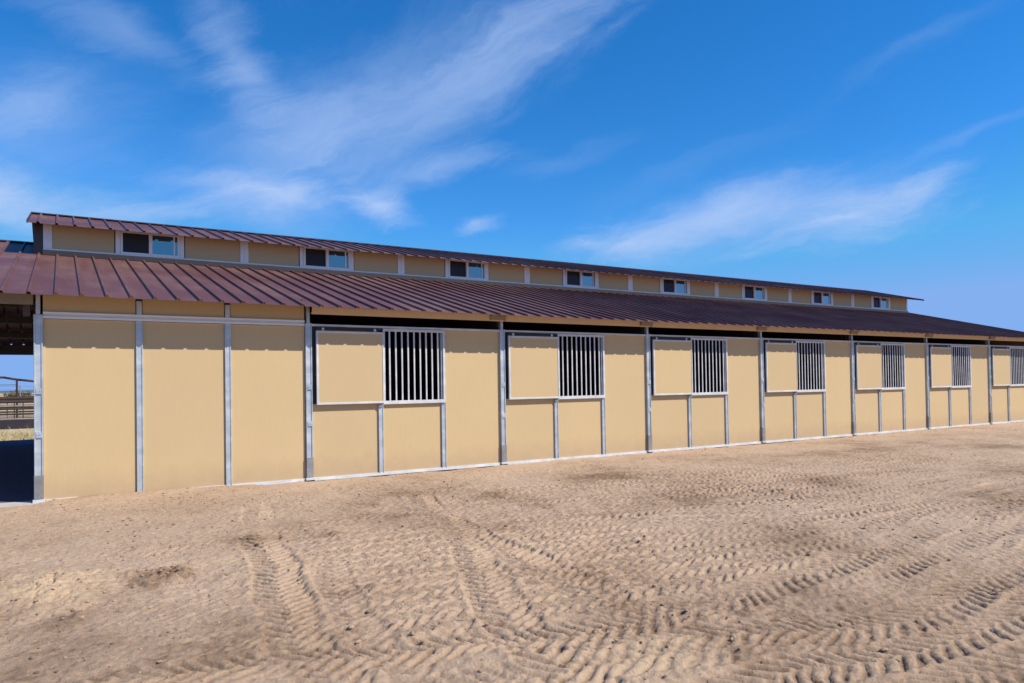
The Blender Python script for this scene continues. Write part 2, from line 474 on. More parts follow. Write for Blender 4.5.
def sand_mat():
    m, nt, b = new_mat('sand')
    v = coords(nt)
    a_t = N(nt, 'ShaderNodeAttribute', attribute_name='tone'); a_p = N(nt, 'ShaderNodeAttribute', attribute_name='pale')
    n1 = noise(nt, v, .45, 5, .6); n2 = noise(nt, v, 4.5, 6, .65); n3 = noise(nt, v, 55, 4, .7)
    s = N(nt, 'ShaderNodeMath', operation='ADD'); nt.links.new(n1, s.inputs[0]); nt.links.new(a_t.outputs['Fac'], s.inputs[1])
    s2 = N(nt, 'ShaderNodeMath', operation='MULTIPLY_ADD'); s2.inputs[1].default_value = .45
    nt.links.new(n2, s2.inputs[0]); nt.links.new(s.outputs[0], s2.inputs[2])
    c = ramp(nt, s2.outputs[0], [(.28, (.265, .175, .108)), (.55, (.43, .302, .202)), (.72, (.48, .344, .234)), (1.0, (.53, .386, .268))])
    # grain
    c = mixc(nt, .5, c, ramp(nt, n3, [(.25, (.55, .53, .5)), (.5, (1, 1, 1)), (.8, (1.2, 1.18, 1.12))]), 'MULTIPLY')
    cr = noise(nt, v, 14, 8, .78)
    c = mixc(nt, .8, c, ramp(nt, cr, [(.30, (.62, .58, .55)), (.46, (.96, .95, .94)), (.70, (1.10, 1.09, 1.08))]), 'MULTIPLY')
    # scattered dark bits of manure and straw
    vo = N(nt, 'ShaderNodeTexVoronoi'); vo.inputs['Scale'].default_value = 9.0; nt.links.new(v, vo.inputs['Vector'])
    sel = ramp(nt, vo.outputs['Distance'], [(.05, (1, 1, 1)), (.11, (0, 0, 0))])
    pick = ramp(nt, noise(nt, v, 1.1, 3), [(.52, (0, 0, 0)), (.66, (.75, .75, .75))])
    c = mixc(nt, mixc(nt, 1.0, sel, pick, 'MULTIPLY'), c, (.14, .095, .06))
    c = mixc(nt, a_p.outputs['Fac'], c, (.60, .435, .275))
    # dry straw-coloured field behind the barn
    sep = N(nt, 'ShaderNodeSeparateXYZ'); g = N(nt, 'ShaderNodeNewGeometry'); nt.links.new(g.outputs['Position'], sep.inputs[0])
    mr = N(nt, 'ShaderNodeMapRange'); mr.inputs[1].default_value = 14.0; mr.inputs[2].default_value = 15.5
    nt.links.new(sep.outputs[1], mr.inputs[0])
    fld = ramp(nt, noise(nt, v, .3, 5), [(.3, (.40, .31, .17)), (.7, (.52, .42, .26))])
    c = mixc(nt, mr.outputs[0], c, fld)
    nt.links.new(c, b.inputs['Base Color'])
    b.inputs['Roughness'].default_value = .95; b.inputs['Specular IOR Level'].default_value = .15
    h = N(nt, 'ShaderNodeMath', operation='MULTIPLY_ADD'); h.inputs[1].default_value = .5
    nt.links.new(n3, h.inputs[0]); nt.links.new(noise(nt, v, 24, 8, .75), h.inputs[2])
    bump(nt, b, h.outputs[0], .9, .022)
    return m
M['sand'] = sand_mat()
me.materials.append(M['sand'])
ground = bpy.data.objects.new('ground', me); COL.objects.link(ground); tag(ground, kind='structure')

# loose clods lying on the sand
def height_at(px, py):
    i = np.clip(np.searchsorted(xs, px), 0, nx - 1); j = np.clip(np.searchsorted(ys, py), 0, ny - 1)
    return GZ.reshape(ny, nx)[j, i]
def clods():
    ico_v = []; t = (1 + 5 ** .5) / 2
    for a in (-1, 1):
        for b_ in (-t, t):
            ico_v += [(a, b_, 0), (0, a, b_), (b_, 0, a)]
    iv = np.array(ico_v) / np.linalg.norm(ico_v[0])
    import bmesh
    bm = bmesh.new(); [bm.verts.new(v) for v in iv]; bmesh.ops.convex_hull(bm, input=bm.verts); bm.verts.ensure_lookup_table()
    fv = [[q.index for q in f.verts] for f in bm.faces] if bm.verts.index_update() is None else []
    bv = np.array([v.co[:] for v in bm.verts]); bm.free()
    n = 11000
    px = np.concatenate([rng.uniform(-2, 9, 7000), rng.uniform(0, 26, 3000), rng.normal(.98, .16, 130), rng.normal(1.9, .2, 70), rng.normal(.25, .35, 100), rng.uniform(-.2, 22, 700)])
    py = np.concatenate([rng.uniform(-9.8, -.25, 7000), rng.uniform(-8, -.25, 3000), rng.normal(-5.25, .2, 130), rng.normal(-4.25, .2, 70), rng.normal(-5.1, .45, 100), -.07 - np.abs(rng.normal(0, .10, 700))])
    keep = fbm(px, py, .6, 3, 131) + rng.uniform(-.4, .5, n) > -.05
    px, py = px[keep], py[keep]; n = len(px)
    sz = .004 + .013 * rng.random(n) ** 5
    pz = height_at(px, py)
    V = []; F = []
    for i in range(n):
        s = sz[i] * np.array([rng.uniform(.7, 1.5), rng.uniform(.7, 1.5), rng.uniform(.5, .9)])
        a = rng.uniform(0, 6.28); c_, s_ = math.cos(a), math.sin(a)
        q = bv * s * rng.uniform(.75, 1.2, (12, 1))
        q = np.stack([q[:, 0] * c_ - q[:, 1] * s_ + px[i], q[:, 0] * s_ + q[:, 1] * c_ + py[i], q[:, 2] + pz[i] + .25 * s[2]], 1)
        k = len(V); V += q.tolist(); F += [[k + w for w in f] for f in fv]
    mb = MB(); mb.v = V; mb.f = F
    m, nt, b = new_mat('soil_clod')
    g = N(nt, 'ShaderNodeNewGeometry')
    nt.links.new(ramp(nt, g.outputs['Random Per Island'], [(0, (.15, .095, .06)), (.4, (.32, .21, .135)), (1, (.46, .32, .215))]), b.inputs['Base Color'])
    b.inputs['Roughness'].default_value = 1.0; b.inputs['Specular IOR Level'].default_value = .1
    o = mb.build('soil_clods', m); tag(o, 'small crumbly clods of soil scattered over the sand', 'soil', kind='stuff')
clods()

# bits of straw
def straw():
    mb = MB()
    for i in range(110):
        x, y = rng.uniform(-1.5, 9), rng.uniform(-9, -.4)
        if i < 12: x, y = rng.normal(2.55, .3), rng.normal(-7.3, .3)
        a = rng.uniform(0, 6.28); l = rng.uniform(.02, .06); z = float(height_at(x, y)) + .006
        d = Vector((math.cos(a) * l, math.sin(a) * l, rng.uniform(-.005, .02)))
        mb.tube(Vector((x, y, z)) - d * .5, Vector((x, y, z)) + d * .5, .0022, .0016, 5)
    o = mb.build('straw_bits', mat_noise('straw', (.50, .40, .22), (.62, .52, .32), 20, .8)); tag(o, 'scattered bits of pale straw on the sand', 'straw', kind='stuff')
straw()

# ------------------------------------------------------------------ the barn
barn = empty('horse_barn')
tag(barn, 'long tan horse barn with brown ribbed metal roof and raised clerestory', 'barn')
def P(mb, name, mat, parent=barn, bevel=0.0, **k):
    return mb.build(name, M[mat] if isinstance(mat, str) else mat, parent, bevel=bevel, **k)

RIB = .295
def ribbed_roof(x0, x1, y0, z0, y1, z1, phase, thick=.006):
    """one sheet of ribbed steel between an eave line and an upper line, hollow under the ribs"""
    xsr = [x0]; hs = [0.0]
    k = math.ceil((x0 - phase + .04) / RIB)
    while phase + k * RIB < x1 - .04:
        c = phase + k * RIB
        for dx, h in ((-.032, 0), (-.013, .034), (.013, .034), (.032, 0)):
            xsr.append(c + dx); hs.append(h)
        k += 1
    xsr.append(x1); hs.append(0.0)
    mb = MB(); n = len(xsr)
    sl = math.hypot(y1 - y0, z1 - z0); ny_, nz_ = -(z1 - z0) / sl, (y1 - y0) / sl
    if nz_ < 0: ny_, nz_ = -ny_, -nz_
    for (yy, zz) in ((y0, z0), (y1, z1)):
        for t in (thick, 0.0):
            for x_, h in zip(xsr, hs):
                mb.v.append((x_, yy + ny_ * (h + t), zz + nz_ * (h + t)))
    for i in range(n - 1):
        mb.f.append((i, i+1, 2*n+i+1, 2*n+i))              # top
        mb.f.append((n+i, 3*n+i, 3*n+i+1, n+i+1))          # underside
        mb.f.append((i, n+i, n+i+1, i+1))
        mb.f.append((2*n+i, 2*n+i+1, 3*n+i+1, 3*n+i))
    mb.f.append((0, 2*n, 3*n, n)); mb.f.append((n-1, 2*n-1, 4*n-1, 3*n-1))
    return mb

# lower roof: four slopes, the parts beside the clerestory reach up to the ridge
P(ribbed_roof(EX0, EX1, -EO, EZ, CW - .03, roof_z(CW - .03), 3.757), 'roof_slope', 'roof')
P(ribbed_roof(EX0, EX1, D + EOB, roof_z(D + EOB), D - CW + .03, roof_z(CW - .03), 3.757), 'roof_slope', 'roof')
for a, b in ((EX0, -.03), (L + .03, EX1)):
    P(ribbed_roof(a, b, CW - .03, roof_z(CW - .03), RIDGE_Y, roof_z(RIDGE_Y), 3.757), 'roof_slope', 'roof')
    P(ribbed_roof(a, b, D - CW + .03, roof_z(CW - .03), RIDGE_Y, roof_z(RIDGE_Y), 3.757), 'roof_slope', 'roof')
    zr = roof_z(RIDGE_Y) + .045
    mb = MB()
    for s in (-1, 1):
        pts = [(RIDGE_Y, zr), (RIDGE_Y + s * .15, zr - .15 * SL), (RIDGE_Y + s * .15, zr - .15 * SL - .012), (RIDGE_Y, zr - .012)]
        mb.sweep_x(pts, a - .01, b)
    P(mb, 'ridge_cap', 'roof_trim')
# rake trims on the two gable ends
for x in (EX0, EX1):
    for s in (0, 1):
        ya, yb = (-EO - .01, RIDGE_Y) if s == 0 else (RIDGE_Y, D + EOB + .01)
        za, zb = EZ - .07 - .01 * SL, roof_z(RIDGE_Y) - .07
        if s: za, zb = zb, roof_z(D + EOB) - .07
        x0, x1 = (x - .02, x - .002) if x < 0 else (x + .002, x + .02)
        mb = MB().hexa([(x0,ya,za),(x1,ya,za),(x1,yb,zb),(x0,yb,zb),(x0,ya,za+.125),(x1,ya,za+.125),(x1,yb,zb+.125),(x0,yb,zb+.125)])
        P(mb, 'rake_trim', 'roof_trim')

# clerestory roof
CE, CS = 4.30, .270
CEZ = 4.645; CRZ = CEZ + CS * (RIDGE_Y - CE)
CX0, CX1 = -.245, L + .56
P(ribbed_roof(CX0, CX1, CE, CEZ, RIDGE_Y, CRZ, -.083), 'clerestory_roof_slope', 'roof')
P(ribbed_roof(CX0, CX1, 2*RIDGE_Y - CE, CEZ, RIDGE_Y, CRZ, -.083), 'clerestory_roof_slope', 'roof')
mb = MB()
for s in (-1, 1):
    zr = CRZ + .048
    mb.sweep_x([(RIDGE_Y, zr), (RIDGE_Y + s*.15, zr - .15*CS), (RIDGE_Y + s*.15, zr - .15*CS - .012), (RIDGE_Y, zr - .012)], CX0 - .01, CX1 + .01)
P(mb, 'ridge_cap', 'roof_trim')
for x in (CX0, CX1):
    for s in (0, 1):
        ya, yb = (CE - .01, RIDGE_Y) if s == 0 else (RIDGE_Y, 2*RIDGE_Y - CE + .01)
        za, zb = CEZ - .012, CRZ - .012
        if s: za, zb = zb, za
        x0, x1 = (x - .018, x - .002) if x < 0 else (x + .002, x + .018)
        P(MB().hexa([(x0,ya,za),(x1,ya,za),(x1,yb,zb),(x0,yb,zb),(x0,ya,za+.062),(x1,ya,za+.062),(x1,yb,zb+.062),(x0,yb,zb+.062)]), 'rake_trim', 'roof_trim')
# clerestory gable ends clad in brown sheet, left one standing proud
def gable(x0, x1):
    mb = MB(); y0, y1 = CW + .03, D - CW - .03; zb = roof_z(CW) - .05
    zt = CEZ + CS * (y0 - CE) - .015; zm = CRZ - .015
    prof = [(y0, zb), (y1, zb), (y1, zt), (RIDGE_Y, zm), (y0, zt)]
    n = 5
    mb.v = [(x0, *p) for p in prof] + [(x1, *p) for p in prof]
    mb.f = [tuple(range(n)), tuple(n + i for i in range(n))] + [(i, (i+1) % n, n + (i+1) % n, n + i) for i in range(n)]
    P(mb, 'gable_wall', 'roof_trim')
gable(-.165, -.02); gable(L - .06, L + .005)

SILL_Z = 4.215        # underside of clerestory sill
ctop = lambda y: CEZ + CS * (y - CE)
for side in (0, 1):
    yf = CW if side == 0 else D - CW          # front face
    sg = 1 if side == 0 else -1
    def yb(a, b):
        return (yf + a, yf + b) if side == 0 else (yf - b, yf - a)
    top = ctop(CW) - .02
    # dark base flashing over the roof and the bright sill
    zf = roof_z(CW - .03)
    y0, y1 = yb(-.05, .02)
    P(MB().box(-.02, L + .02, *yb(-.055, .02), zf + .008, SILL_Z), 'base_flashing', 'flashing')
    P(MB().box(-.012, L + .012, *yb(-.03, .06), SILL_Z, SILL_Z + .032), 'clerestory_sill', 'vinyl')
    for i in range(NB + 1):
        x = i * BAY; w = .085
        x0, x1 = (x - w, x + w)
        if i == 0: x0, x1 = -.012, .135
        if i == NB: x0, x1 = L - .075, L + .012
        mbp = MB().box(x0, x1, *yb(-.022, .08), SILL_Z + .033, top)
        if i not in (0, NB): mbp.box(x - .012, x + .012, *yb(-.032, -.020), SILL_Z + .034, top - .002)
        P(mbp, 'clerestory_post', 'vinyl', bevel=.006)
    for i in range(NB):
        xb = i * BAY
        for (a, b) in ((.0, 1.20), (2.46, BAY)):
            P(MB().box(xb + a + .02, xb + b - .02, *yb(.004, .03), SILL_Z + .030, top), 'clerestory_panel', 'tan')
        P(MB().box(xb + 1.20, xb + 1.285, *yb(-.018, .07), SILL_Z + .033, top), 'window_jamb', 'vinyl', bevel=.005)
        P(MB().box(xb + 2.375, xb + 2.46, *yb(-.018, .07), SILL_Z + .033, top), 'window_jamb', 'vinyl', bevel=.005)
        wx0, wx1, wz0, wz1 = xb + 1.287, xb + 2.373, SILL_Z + .033, top - .002
        fr = MB(); t = .042
        ya, ybb = yb(-.028, .05)
        fr.box(wx0, wx1, ya, ybb, wz0, wz0 + t).box(wx0, wx1, ya, ybb, wz1 - t, wz1)
        fr.box(wx0, wx0 + t, ya, ybb, wz0 + t, wz1 - t).box(wx1 - t, wx1, ya, ybb, wz0 + t, wz1 - t)
        xm = (wx0 + wx1) / 2
        fr.box(xm - .032, xm + .032, ya, ybb, wz0 + t, wz1 - t)
        w = P(fr, 'clerestory_window', 'vinyl', bevel=.004)
        # sliding sash on the right half: its own slim stiles
        sx1 = wx1 - t - .075
        ya2, yb2 = yb(.0, .03)
        P(MB().box(sx1, sx1 + .028, ya2, yb2, wz0 + t, wz1 - t), 'sash_stile', 'vinyl', w)
        P(MB().box(wx0 + t, xm - .032, *yb(.02, .026), wz0 + t, wz1 - t), 'insect_screen', 'screen', w)
        P(MB().box(xm + .032, wx1 - t, *yb(.014, .020), wz0 + t, wz1 - t), 'pane', 'glass', w)

# ---- front wall
HB, HT = 2.508, 2.546            # header rail
def post(x, main=True, corner=False):
    mb = MB(); w = .052; y0 = -.046
    zt = HT + .012
    # channel: two flanges and a recessed web
    mb.sweep_z([(x-w, y0), (x-w+.018, y0), (x-w+.018, y0+.014), (x+w-.018, y0+.014), (x+w-.018, y0), (x+w, y0), (x+w, .10), (x-w, .10)], .045, zt)
    # narrower upper post to the eave
    mb.box(x - .026, x + .026, -.026, .06, zt, roof_z(-.02) - .05)
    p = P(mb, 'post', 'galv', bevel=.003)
    f = MB().box(x - w - .004, x + w + .004, y0 - .006, y0 + .06, .062, .385)
    P(f, 'foot_plate', 'galv_dark', p, bevel=.003)
    for zc in (.93, 1.52):
        c_ = MB().box(x - .034, x + .034, y0 - .004, y0 + .02, zc - .04, zc + .04)
        for dx in (-.018, .018):
            c_.tube((x + dx, y0 - .010, zc), (x + dx, y0, zc), .008, .008, 6)
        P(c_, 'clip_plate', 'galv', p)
    b_ = MB().box(x - w - .02, x + w + .02, y0 - .03, .09, .02, .060)
    P(b_, 'base_plate', 'galv_white', p, bevel=.003)
    return p
for i in range(NB + 1):
    post(i * BAY + (.012 if i == 0 else .015 if i < NB else -.04))
def mullion(x, z1, w=.043):
    mb = MB().sweep_z([(x-w, -.028), (x-w+.014, -.028), (x-w+.014, -.018), (x+w-.014, -.018), (x+w-.014, -.028), (x+w, -.028), (x+w, .04), (x-w, .04)], .045, z1)
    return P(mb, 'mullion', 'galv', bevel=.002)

for i in range(NB):
    xb = i * BAY
    xl, xr = xb + .07, xb + BAY - .04
    # sill channel at the foot
    P(MB().box(xb + .09, xb + BAY - .06, -.040, .05, .0, .022).box(xb + .09, xb + BAY - .06, -.022, .05, .022, .05), 'sill_channel', 'galv_white', bevel=.002)
    if i == 0:
        mullion(xb + 1.233, HB); mullion(xb + 2.44, HB)
        for x in (1.233, 2.44):
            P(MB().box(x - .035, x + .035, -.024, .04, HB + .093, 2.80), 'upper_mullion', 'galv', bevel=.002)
        seg = [(.066, 1.188), (1.278, 2.395), (2.485, 3.616)]
        for a, b in seg:
            P(MB().box(a, b, .002, .028, .0, HB - .004), 'wall_panel', 'tan')
            P(MB().box(a, b, -.0, .028, HB + .094, 2.86), 'wall_panel', 'tan')
        P(MB().sweep_x([(-.034, HB + .002), (-.034, HB + .032), (.001, HB + .032), (.001, HB + .062), (-.034, HB + .062), (-.034, HB + .092), (.05, HB + .092), (.05, HB + .002)], .066, 3.616), 'girt', 'vinyl', bevel=.001)
        continue
    m1, m2 = xb + 1.245, xb + 2.435
    mullion(m1, 1.235); mullion(m2, HB - .001)
    # boards
    P(MB().box(xl, m1 - .045, .004, .030, .04, 1.36), 'wall_panel', 'tan')
    P(MB().box(m1 + .045, m2 - .045, .004, .030, .04, 1.235), 'wall_panel', 'tan')
    P(MB().box(m2 + .045, xr, .004, .030, .04, HB - .002), 'wall_panel', 'tan')
    P(MB().box(xl, m1 - .02, .034, .055, 1.361, HB - .002), 'wall_panel', 'tan')
    # header rail with the sliding track under its left two thirds
    P(MB().box(xb + .068, xb + BAY - .038, -.034, .04, HB, HT), 'header_rail', 'galv_white', bevel=.003)
    P(MB().box(xb + .070, xb + .150, -.016, .0035, 1.245, HB - .003), 'shutter_gap_strip', 'black_trim')  # black strip stands in for the dark gap left of the shutter
    tr = P(MB().box(xb + .125, m1 + .02, -.050, -.034, HB - .052, HB - .004), 'sliding_track', 'black_trim')
    # tan eave purlin hung from rafter tails
    tilt = math.atan(SL); cy, sy = math.cos(tilt), math.sin(tilt)
    y0, z0 = -.200, roof_z(-.200) - .012
    prof = [(y0, z0), (y0 + .15*sy, z0 - .15*cy), (y0 + .15*sy + .05*cy, z0 - .15*cy + .05*sy), (y0 + .15*sy + .05*cy - .02*sy, z0 - .15*cy + .05*sy + .02*cy), (y0 + .13*sy + .004, z0 - .13*cy), (y0 + .004, z0)]
    P(MB().sweep_x(prof, xb + (.02 if i == 1 else -.0) + .012, xb + BAY - .012), 'eave_purlin', 'tan_trim')
    if i > 1:
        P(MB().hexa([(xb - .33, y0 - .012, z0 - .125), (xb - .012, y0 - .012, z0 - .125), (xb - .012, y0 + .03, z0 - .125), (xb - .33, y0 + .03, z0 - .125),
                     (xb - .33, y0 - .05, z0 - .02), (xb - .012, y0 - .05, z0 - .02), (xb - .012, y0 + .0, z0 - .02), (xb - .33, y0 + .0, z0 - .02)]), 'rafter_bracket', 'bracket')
    # sliding shutter
    s0, s1, zb, zt = xb + .127, m1 + .035, 1.228, 2.436
    sh = MB(); t = .034; ya, yb_ = -.082, -.046
    sh.box(s0, s1, ya, yb_, zb, zb + t).box(s0, s1, ya, yb_, zt - t, zt)
    sh.box(s0, s0 + t, ya, yb_, zb + t, zt - t).box(s1 - t * .55, s1, ya, yb_, zb + t, zt - t)
    shutter = P(sh, 'sliding_shutter', 'galv_white', bevel=.003)
    P(MB().box(s0 + t - .002, s1 - t * .55 + .002, -.074, -.052, zb + t - .002, zt - t + .002), 'shutter_panel', 'tan', shutter)
    for xx in (s0 + .12, s1 - .14):
        rb = MB().box(xx - .02, xx + .02, -.060, -.052, zt, zt + .05); rb.tube((xx, -.0515, zt + .035), (xx, -.036, zt + .035), .020, .020, 12)
        P(rb, 'roller_hanger', 'galv_white', shutter)
    P(MB().hexa([(m1 - .045, -.05, 1.165), (m1 + .01, -.05, 1.165), (m1 + .01, -.029, 1.165), (m1 - .045, -.029, 1.165),
                 (m1 - .045, -.05, 1.222), (m1 + .075, -.05, 1.222), (m1 + .075, -.029, 1.222), (m1 - .045, -.029, 1.222)]), 'shutter_catch', 'galv_dark')
    # barred window
    g0, g1, gz0, gz1 = m1 + .042, m2 + .026, 1.206, HB - .006
    gr = MB(); ya, yb_ = -.052, -.026
    gr.box(g0, g1, ya, yb_, gz0, gz0 + .060).box(g0, g1, ya, yb_, gz1 - .045, gz1)
    gr.box(g0, g0 + .034, ya, yb_, gz0 + .060, gz1 - .045).box(g1 - .040, g1, ya, yb_, gz0 + .060, gz1 - .045)
    grille = P(gr, 'window_grille', 'galv_white', bevel=.003)
    a, b = g0 + .034, g1 - .040
    nbar = 9; pit = (b - a) / (nbar + .6)
    for k in range(nbar):
        x = a + pit * (.75 + k)
        P(MB().box(x - .0145, x + .0145, -.046, -.032, gz0 + .058, gz1 - .043), 'bar', 'galv_white', grille, bevel=.004)

# ---- other outside walls, inner walls and floor
P(MB().box(-.02, .0, .102, D - .1, .0, 2.86), 'end_wall', 'tan')
P(MB().box(L - .02, L, .102, D - .1, .0, 2.86), 'end_wall', 'tan')
def tri_wall(x0, x1, name, mat):
    mb = MB(); prof = [(.102, 2.862), (D - .102, 2.862), (D - .3, roof_z(.3) - .03), (CW - .06 if 0 else RIDGE_Y, roof_z(RIDGE_Y) - .03), (.3, roof_z(.3) - .03)]
    n = 5
    mb.v = [(x0, *p) for p in prof] + [(x1, *p) for p in prof]
    mb.f = [tuple(range(n)), tuple(n + i for i in range(n))] + [(i, (i+1) % n, n + (i+1) % n, n + i) for i in range(n)]
    P(mb, name, mat)
tri_wall(-.02, .0, 'gable_wall', 'tan'); tri_wall(L - .02, L, 'gable_wall', 'tan')
P(MB().box(.0, L, D - .03, D, .0, 2.80), 'rear_wall', 'tan')
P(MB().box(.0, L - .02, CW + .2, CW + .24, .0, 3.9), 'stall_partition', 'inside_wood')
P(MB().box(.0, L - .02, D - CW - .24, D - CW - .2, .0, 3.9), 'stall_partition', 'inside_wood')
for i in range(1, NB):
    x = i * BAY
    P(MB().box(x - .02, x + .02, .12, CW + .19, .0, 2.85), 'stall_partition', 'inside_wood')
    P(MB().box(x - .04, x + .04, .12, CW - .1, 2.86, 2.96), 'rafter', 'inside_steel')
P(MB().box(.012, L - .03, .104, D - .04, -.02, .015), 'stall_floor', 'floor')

# covered bay at the left end: frame, purlins, beam
for x in (-3.90,):
    for y in (.012, D - .07):
        mb = MB().box(x - .05, x + .05, y - .05, y + .05, .0, 2.70)
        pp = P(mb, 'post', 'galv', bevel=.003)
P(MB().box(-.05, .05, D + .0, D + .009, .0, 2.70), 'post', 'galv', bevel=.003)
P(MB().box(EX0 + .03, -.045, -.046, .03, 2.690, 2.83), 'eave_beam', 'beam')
P(MB().box(EX0 + .03, .0, D + .01, D + .05, 2.60, 2.893), 'eave_beam', 'inside_steel')
for y in [1.2, 2.4, 3.6, 4.8, 6.0, 7.8, 9.0, 10.2, 11.4, 12.6]:
    z = roof_z(y) - .01; s = SL if y < RIDGE_Y else -SL
    mb = MB().hexa([(EX0+.03, y-.03, z-.16-s*.03), (-.03, y-.03, z-.16-s*.03), (-.03, y+.03, z-.16+s*.03), (EX0+.03, y+.03, z-.16+s*.03),
                    (EX0+.03, y-.03, z-s*.03), (-.03, y-.03, z-s*.03), (-.03, y+.03, z+s*.03), (EX0+.03, y+.03, z+s*.03)])
    pu = P(mb, 'purlin', 'inside_steel')
for x in (-3.9, -1.95, -.12):
    for s in (0, 1):
        ya, yb2 = (.04, RIDGE_Y) if s == 0 else (RIDGE_Y, D)
        za, zb2 = (roof_z(ya) - .38, roof_z(RIDGE_Y) - .38) if s == 0 else (roof_z(RIDGE_Y) - .38, roof_z(D) - .38)
        h = .2
        P(MB().hexa([(x-.04,ya,za),(x+.04,ya,za),(x+.04,yb2,zb2),(x-.04,yb2,zb2),(x-.04,ya,za+h),(x+.04,ya,za+h),(x+.04,yb2,zb2+h),(x-.04,yb2,zb2+h)]), 'rafter', 'inside_steel')

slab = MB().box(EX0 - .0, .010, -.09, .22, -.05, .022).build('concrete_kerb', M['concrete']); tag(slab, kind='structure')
pav = MB().box(EX0, .008, .222, D + 2.0, -.05, .018).build('paving', M['floor']); tag(pav, kind='structure')  # runs past the rear eave, its dark tone standing in for the roof's shade there

# ------------------------------------------------------------------ behind the barn: pens, field
M['rust'] = mat_noise('rusty_pipe', (.025, .015, .015), (.055, .032, .026), 6, .75)
M['pale_pipe'] = mat_noise('sun_bleached_pipe', (.22, .17, .15), (.32, .26, .22), 6, .6)
M['kick'] = mat_noise('black_kick_board', (.016, .013, .022), (.028, .022, .032), 4, .8)
M['wire'] = mat_noise('grey_wire', (.16, .19, .25), (.2, .24, .3), 6, .6)
def pen_panel(x0, y, rz):
    t = empty('pen_panel', (x0, y, .0), rz)
    ln = 2.9
    for x in (0, ln):
        MB().tube((x, 0, -.05), (x, 0, 1.28), .035, .035, 10).build('upright', M['rust'], t, smooth=False)
    for k, (z, r_, mt) in enumerate(((1.27, .06, 'rust'), (1.13, .06, 'rust'), (.95, .03, 'pale_pipe'), (.84, .042, 'rust'), (.62, .04, 'rust'), (.42, .035, 'pale_pipe'))):
        MB().tube((.02, 0, z), (ln - .02, 0, z), r_, r_, 8).build('rail', M[mt], t)
    for x in (1.32, 1.62):
        MB().tube((x, -.01, .33), (x, -.01, 1.1), .02, .02, 8).build('stay', M['rust'], t)
    MB().box(.04, ln - .04, -.02, .02, .0, .36).build('kick_board', M['kick'], t)
    return t
FY = 24.5
labs = ['rusty pipe pen panel with black kick board seen through the open bay', 'rusty pipe pen panel beyond the left end of the open bay', 'rusty pipe pen panel standing behind the corner post of the barn']
labs += ['second row of rusty pipe panel farther back across the pen', 'second row of rusty pipe panel farther back at the far left of the pen']
for k, (x0, yy) in enumerate(((-2.72, FY), (-5.66, FY), (.22, FY), (-3.5, 29.0), (-6.44, 29.0))):
    p_ = pen_panel(x0, yy, 0.0); tag(p_, labs[k], 'pen panel', 'pipe panels of the pen behind the barn')
# overhead pipe gate frame
g = empty('arched_pipe_gate', (-1.5, 27.0, .05)); tag(g, 'tall dark pipe gate frame with sloping top bar against the sky', 'gate frame')
MB().path([(-1.6, 0, 1.78), (-1.3, 0, 2.02), (-.9, 0, 2.13), (-.4, 0, 2.13), (.1, 0, 2.03), (.9, 0, 1.93), (1.6, 0, 1.86)], .05, 8).build('top_bar', M['rust'], g, smooth=True)
for x, z in ((-1.6, 1.8), (.08, 2.02), (1.6, 1.87)):
    MB().tube((x, 0, -.05), (x, 0, z), .04, .04, 8).build('upright', M['rust'], g)
MB().path([(-1.6, .02, 1.80), (.1, .02, 1.80)], .012, 6).build('brace', M['rust'], g)
# far wire fence
wf = empty('wire_fence', (-3, 44, 0)); tag(wf, 'thin grey wire fence far across the dry field', 'fence')
for k in range(9):
    MB().tube((-6 + 1.75 * k, 0, -.1), (-6 + 1.75 * k, 0, 1.95), .03, .03, 6).build('fence_post', M['wire'], wf)
for z in (1.5, 1.7, 1.9):
    MB().tube((-6, 0, z), (8, 0, z), .014, .014, 5).build('wire', M['wire'], wf)

def leaf_cloud(name, mat, parent, centre, rad, n, size):
    V = []; F = []
    for i in range(n):
        while True:
            q = rng.uniform(-1, 1, 3)
            if .15 < np.dot(q, q) < 1: break
        q = q * (1 + .25 * rng.normal()) * np.array(rad) + np.array(centre)
        if q[2] < .02: q[2] = abs(q[2]) * .3 + .02
        a = rng.normal(size=3); a /= np.linalg.norm(a); b_ = np.cross(a, rng.normal(size=3)); b_ /= np.linalg.norm(b_)
        s = size * rng.uniform(.6, 1.4); k = len(V)
        V += [tuple(q - a*s), tuple(q + b_*s*.35), tuple(q + a*s), tuple(q - b_*s*.35)]; F.append((k, k+1, k+2, k+3))
    mb = MB(); mb.v = V; mb.f = F
    me_ = bpy.data.meshes.new(name); me_.from_pydata(V, [], F); me_.materials.append(mat)
    o = bpy.data.objects.new(name, me_); COL.objects.link(o); o.parent = parent; return o
mleaf, nt, b = new_mat('dry_shrub_leaf')
gi = N(nt, 'ShaderNodeNewGeometry')
nt.links.new(ramp(nt, gi.outputs['Random Per Island'], [(0, (.07, .075, .025)), (.5, (.14, .115, .035)), (1, (.24, .15, .05))]), b.inputs['Base Color'])
b.inputs['Roughness'].default_value = .8
for k, (x, y, r_, h, lb) in enumerate(((-5.2, 118.0, 1.75, 1.55, 'round olive and rust coloured shrub growing behind the pen rails'), (-1.9, 122.0, 1.3, 1.3, 'low reddish shrub beside the barn corner post beyond the pen'))):
    s_ = empty('shrub', (x, y, 0)); tag(s_, lb, 'shrub', 'shrubs beyond the pens')
    leaf_cloud('foliage', mleaf, s_, (0, 0, h * .6), (r_, r_, h * .5), 900, .22)
    mb = MB()
    for q in range(5):
        a = q * 1.3; mb.tube((0, 0, -.03), (.6 * math.cos(a), .6 * math.sin(a), h * .6), .04, .02, 6)
    mb.build('stem', M['rust'], s_)
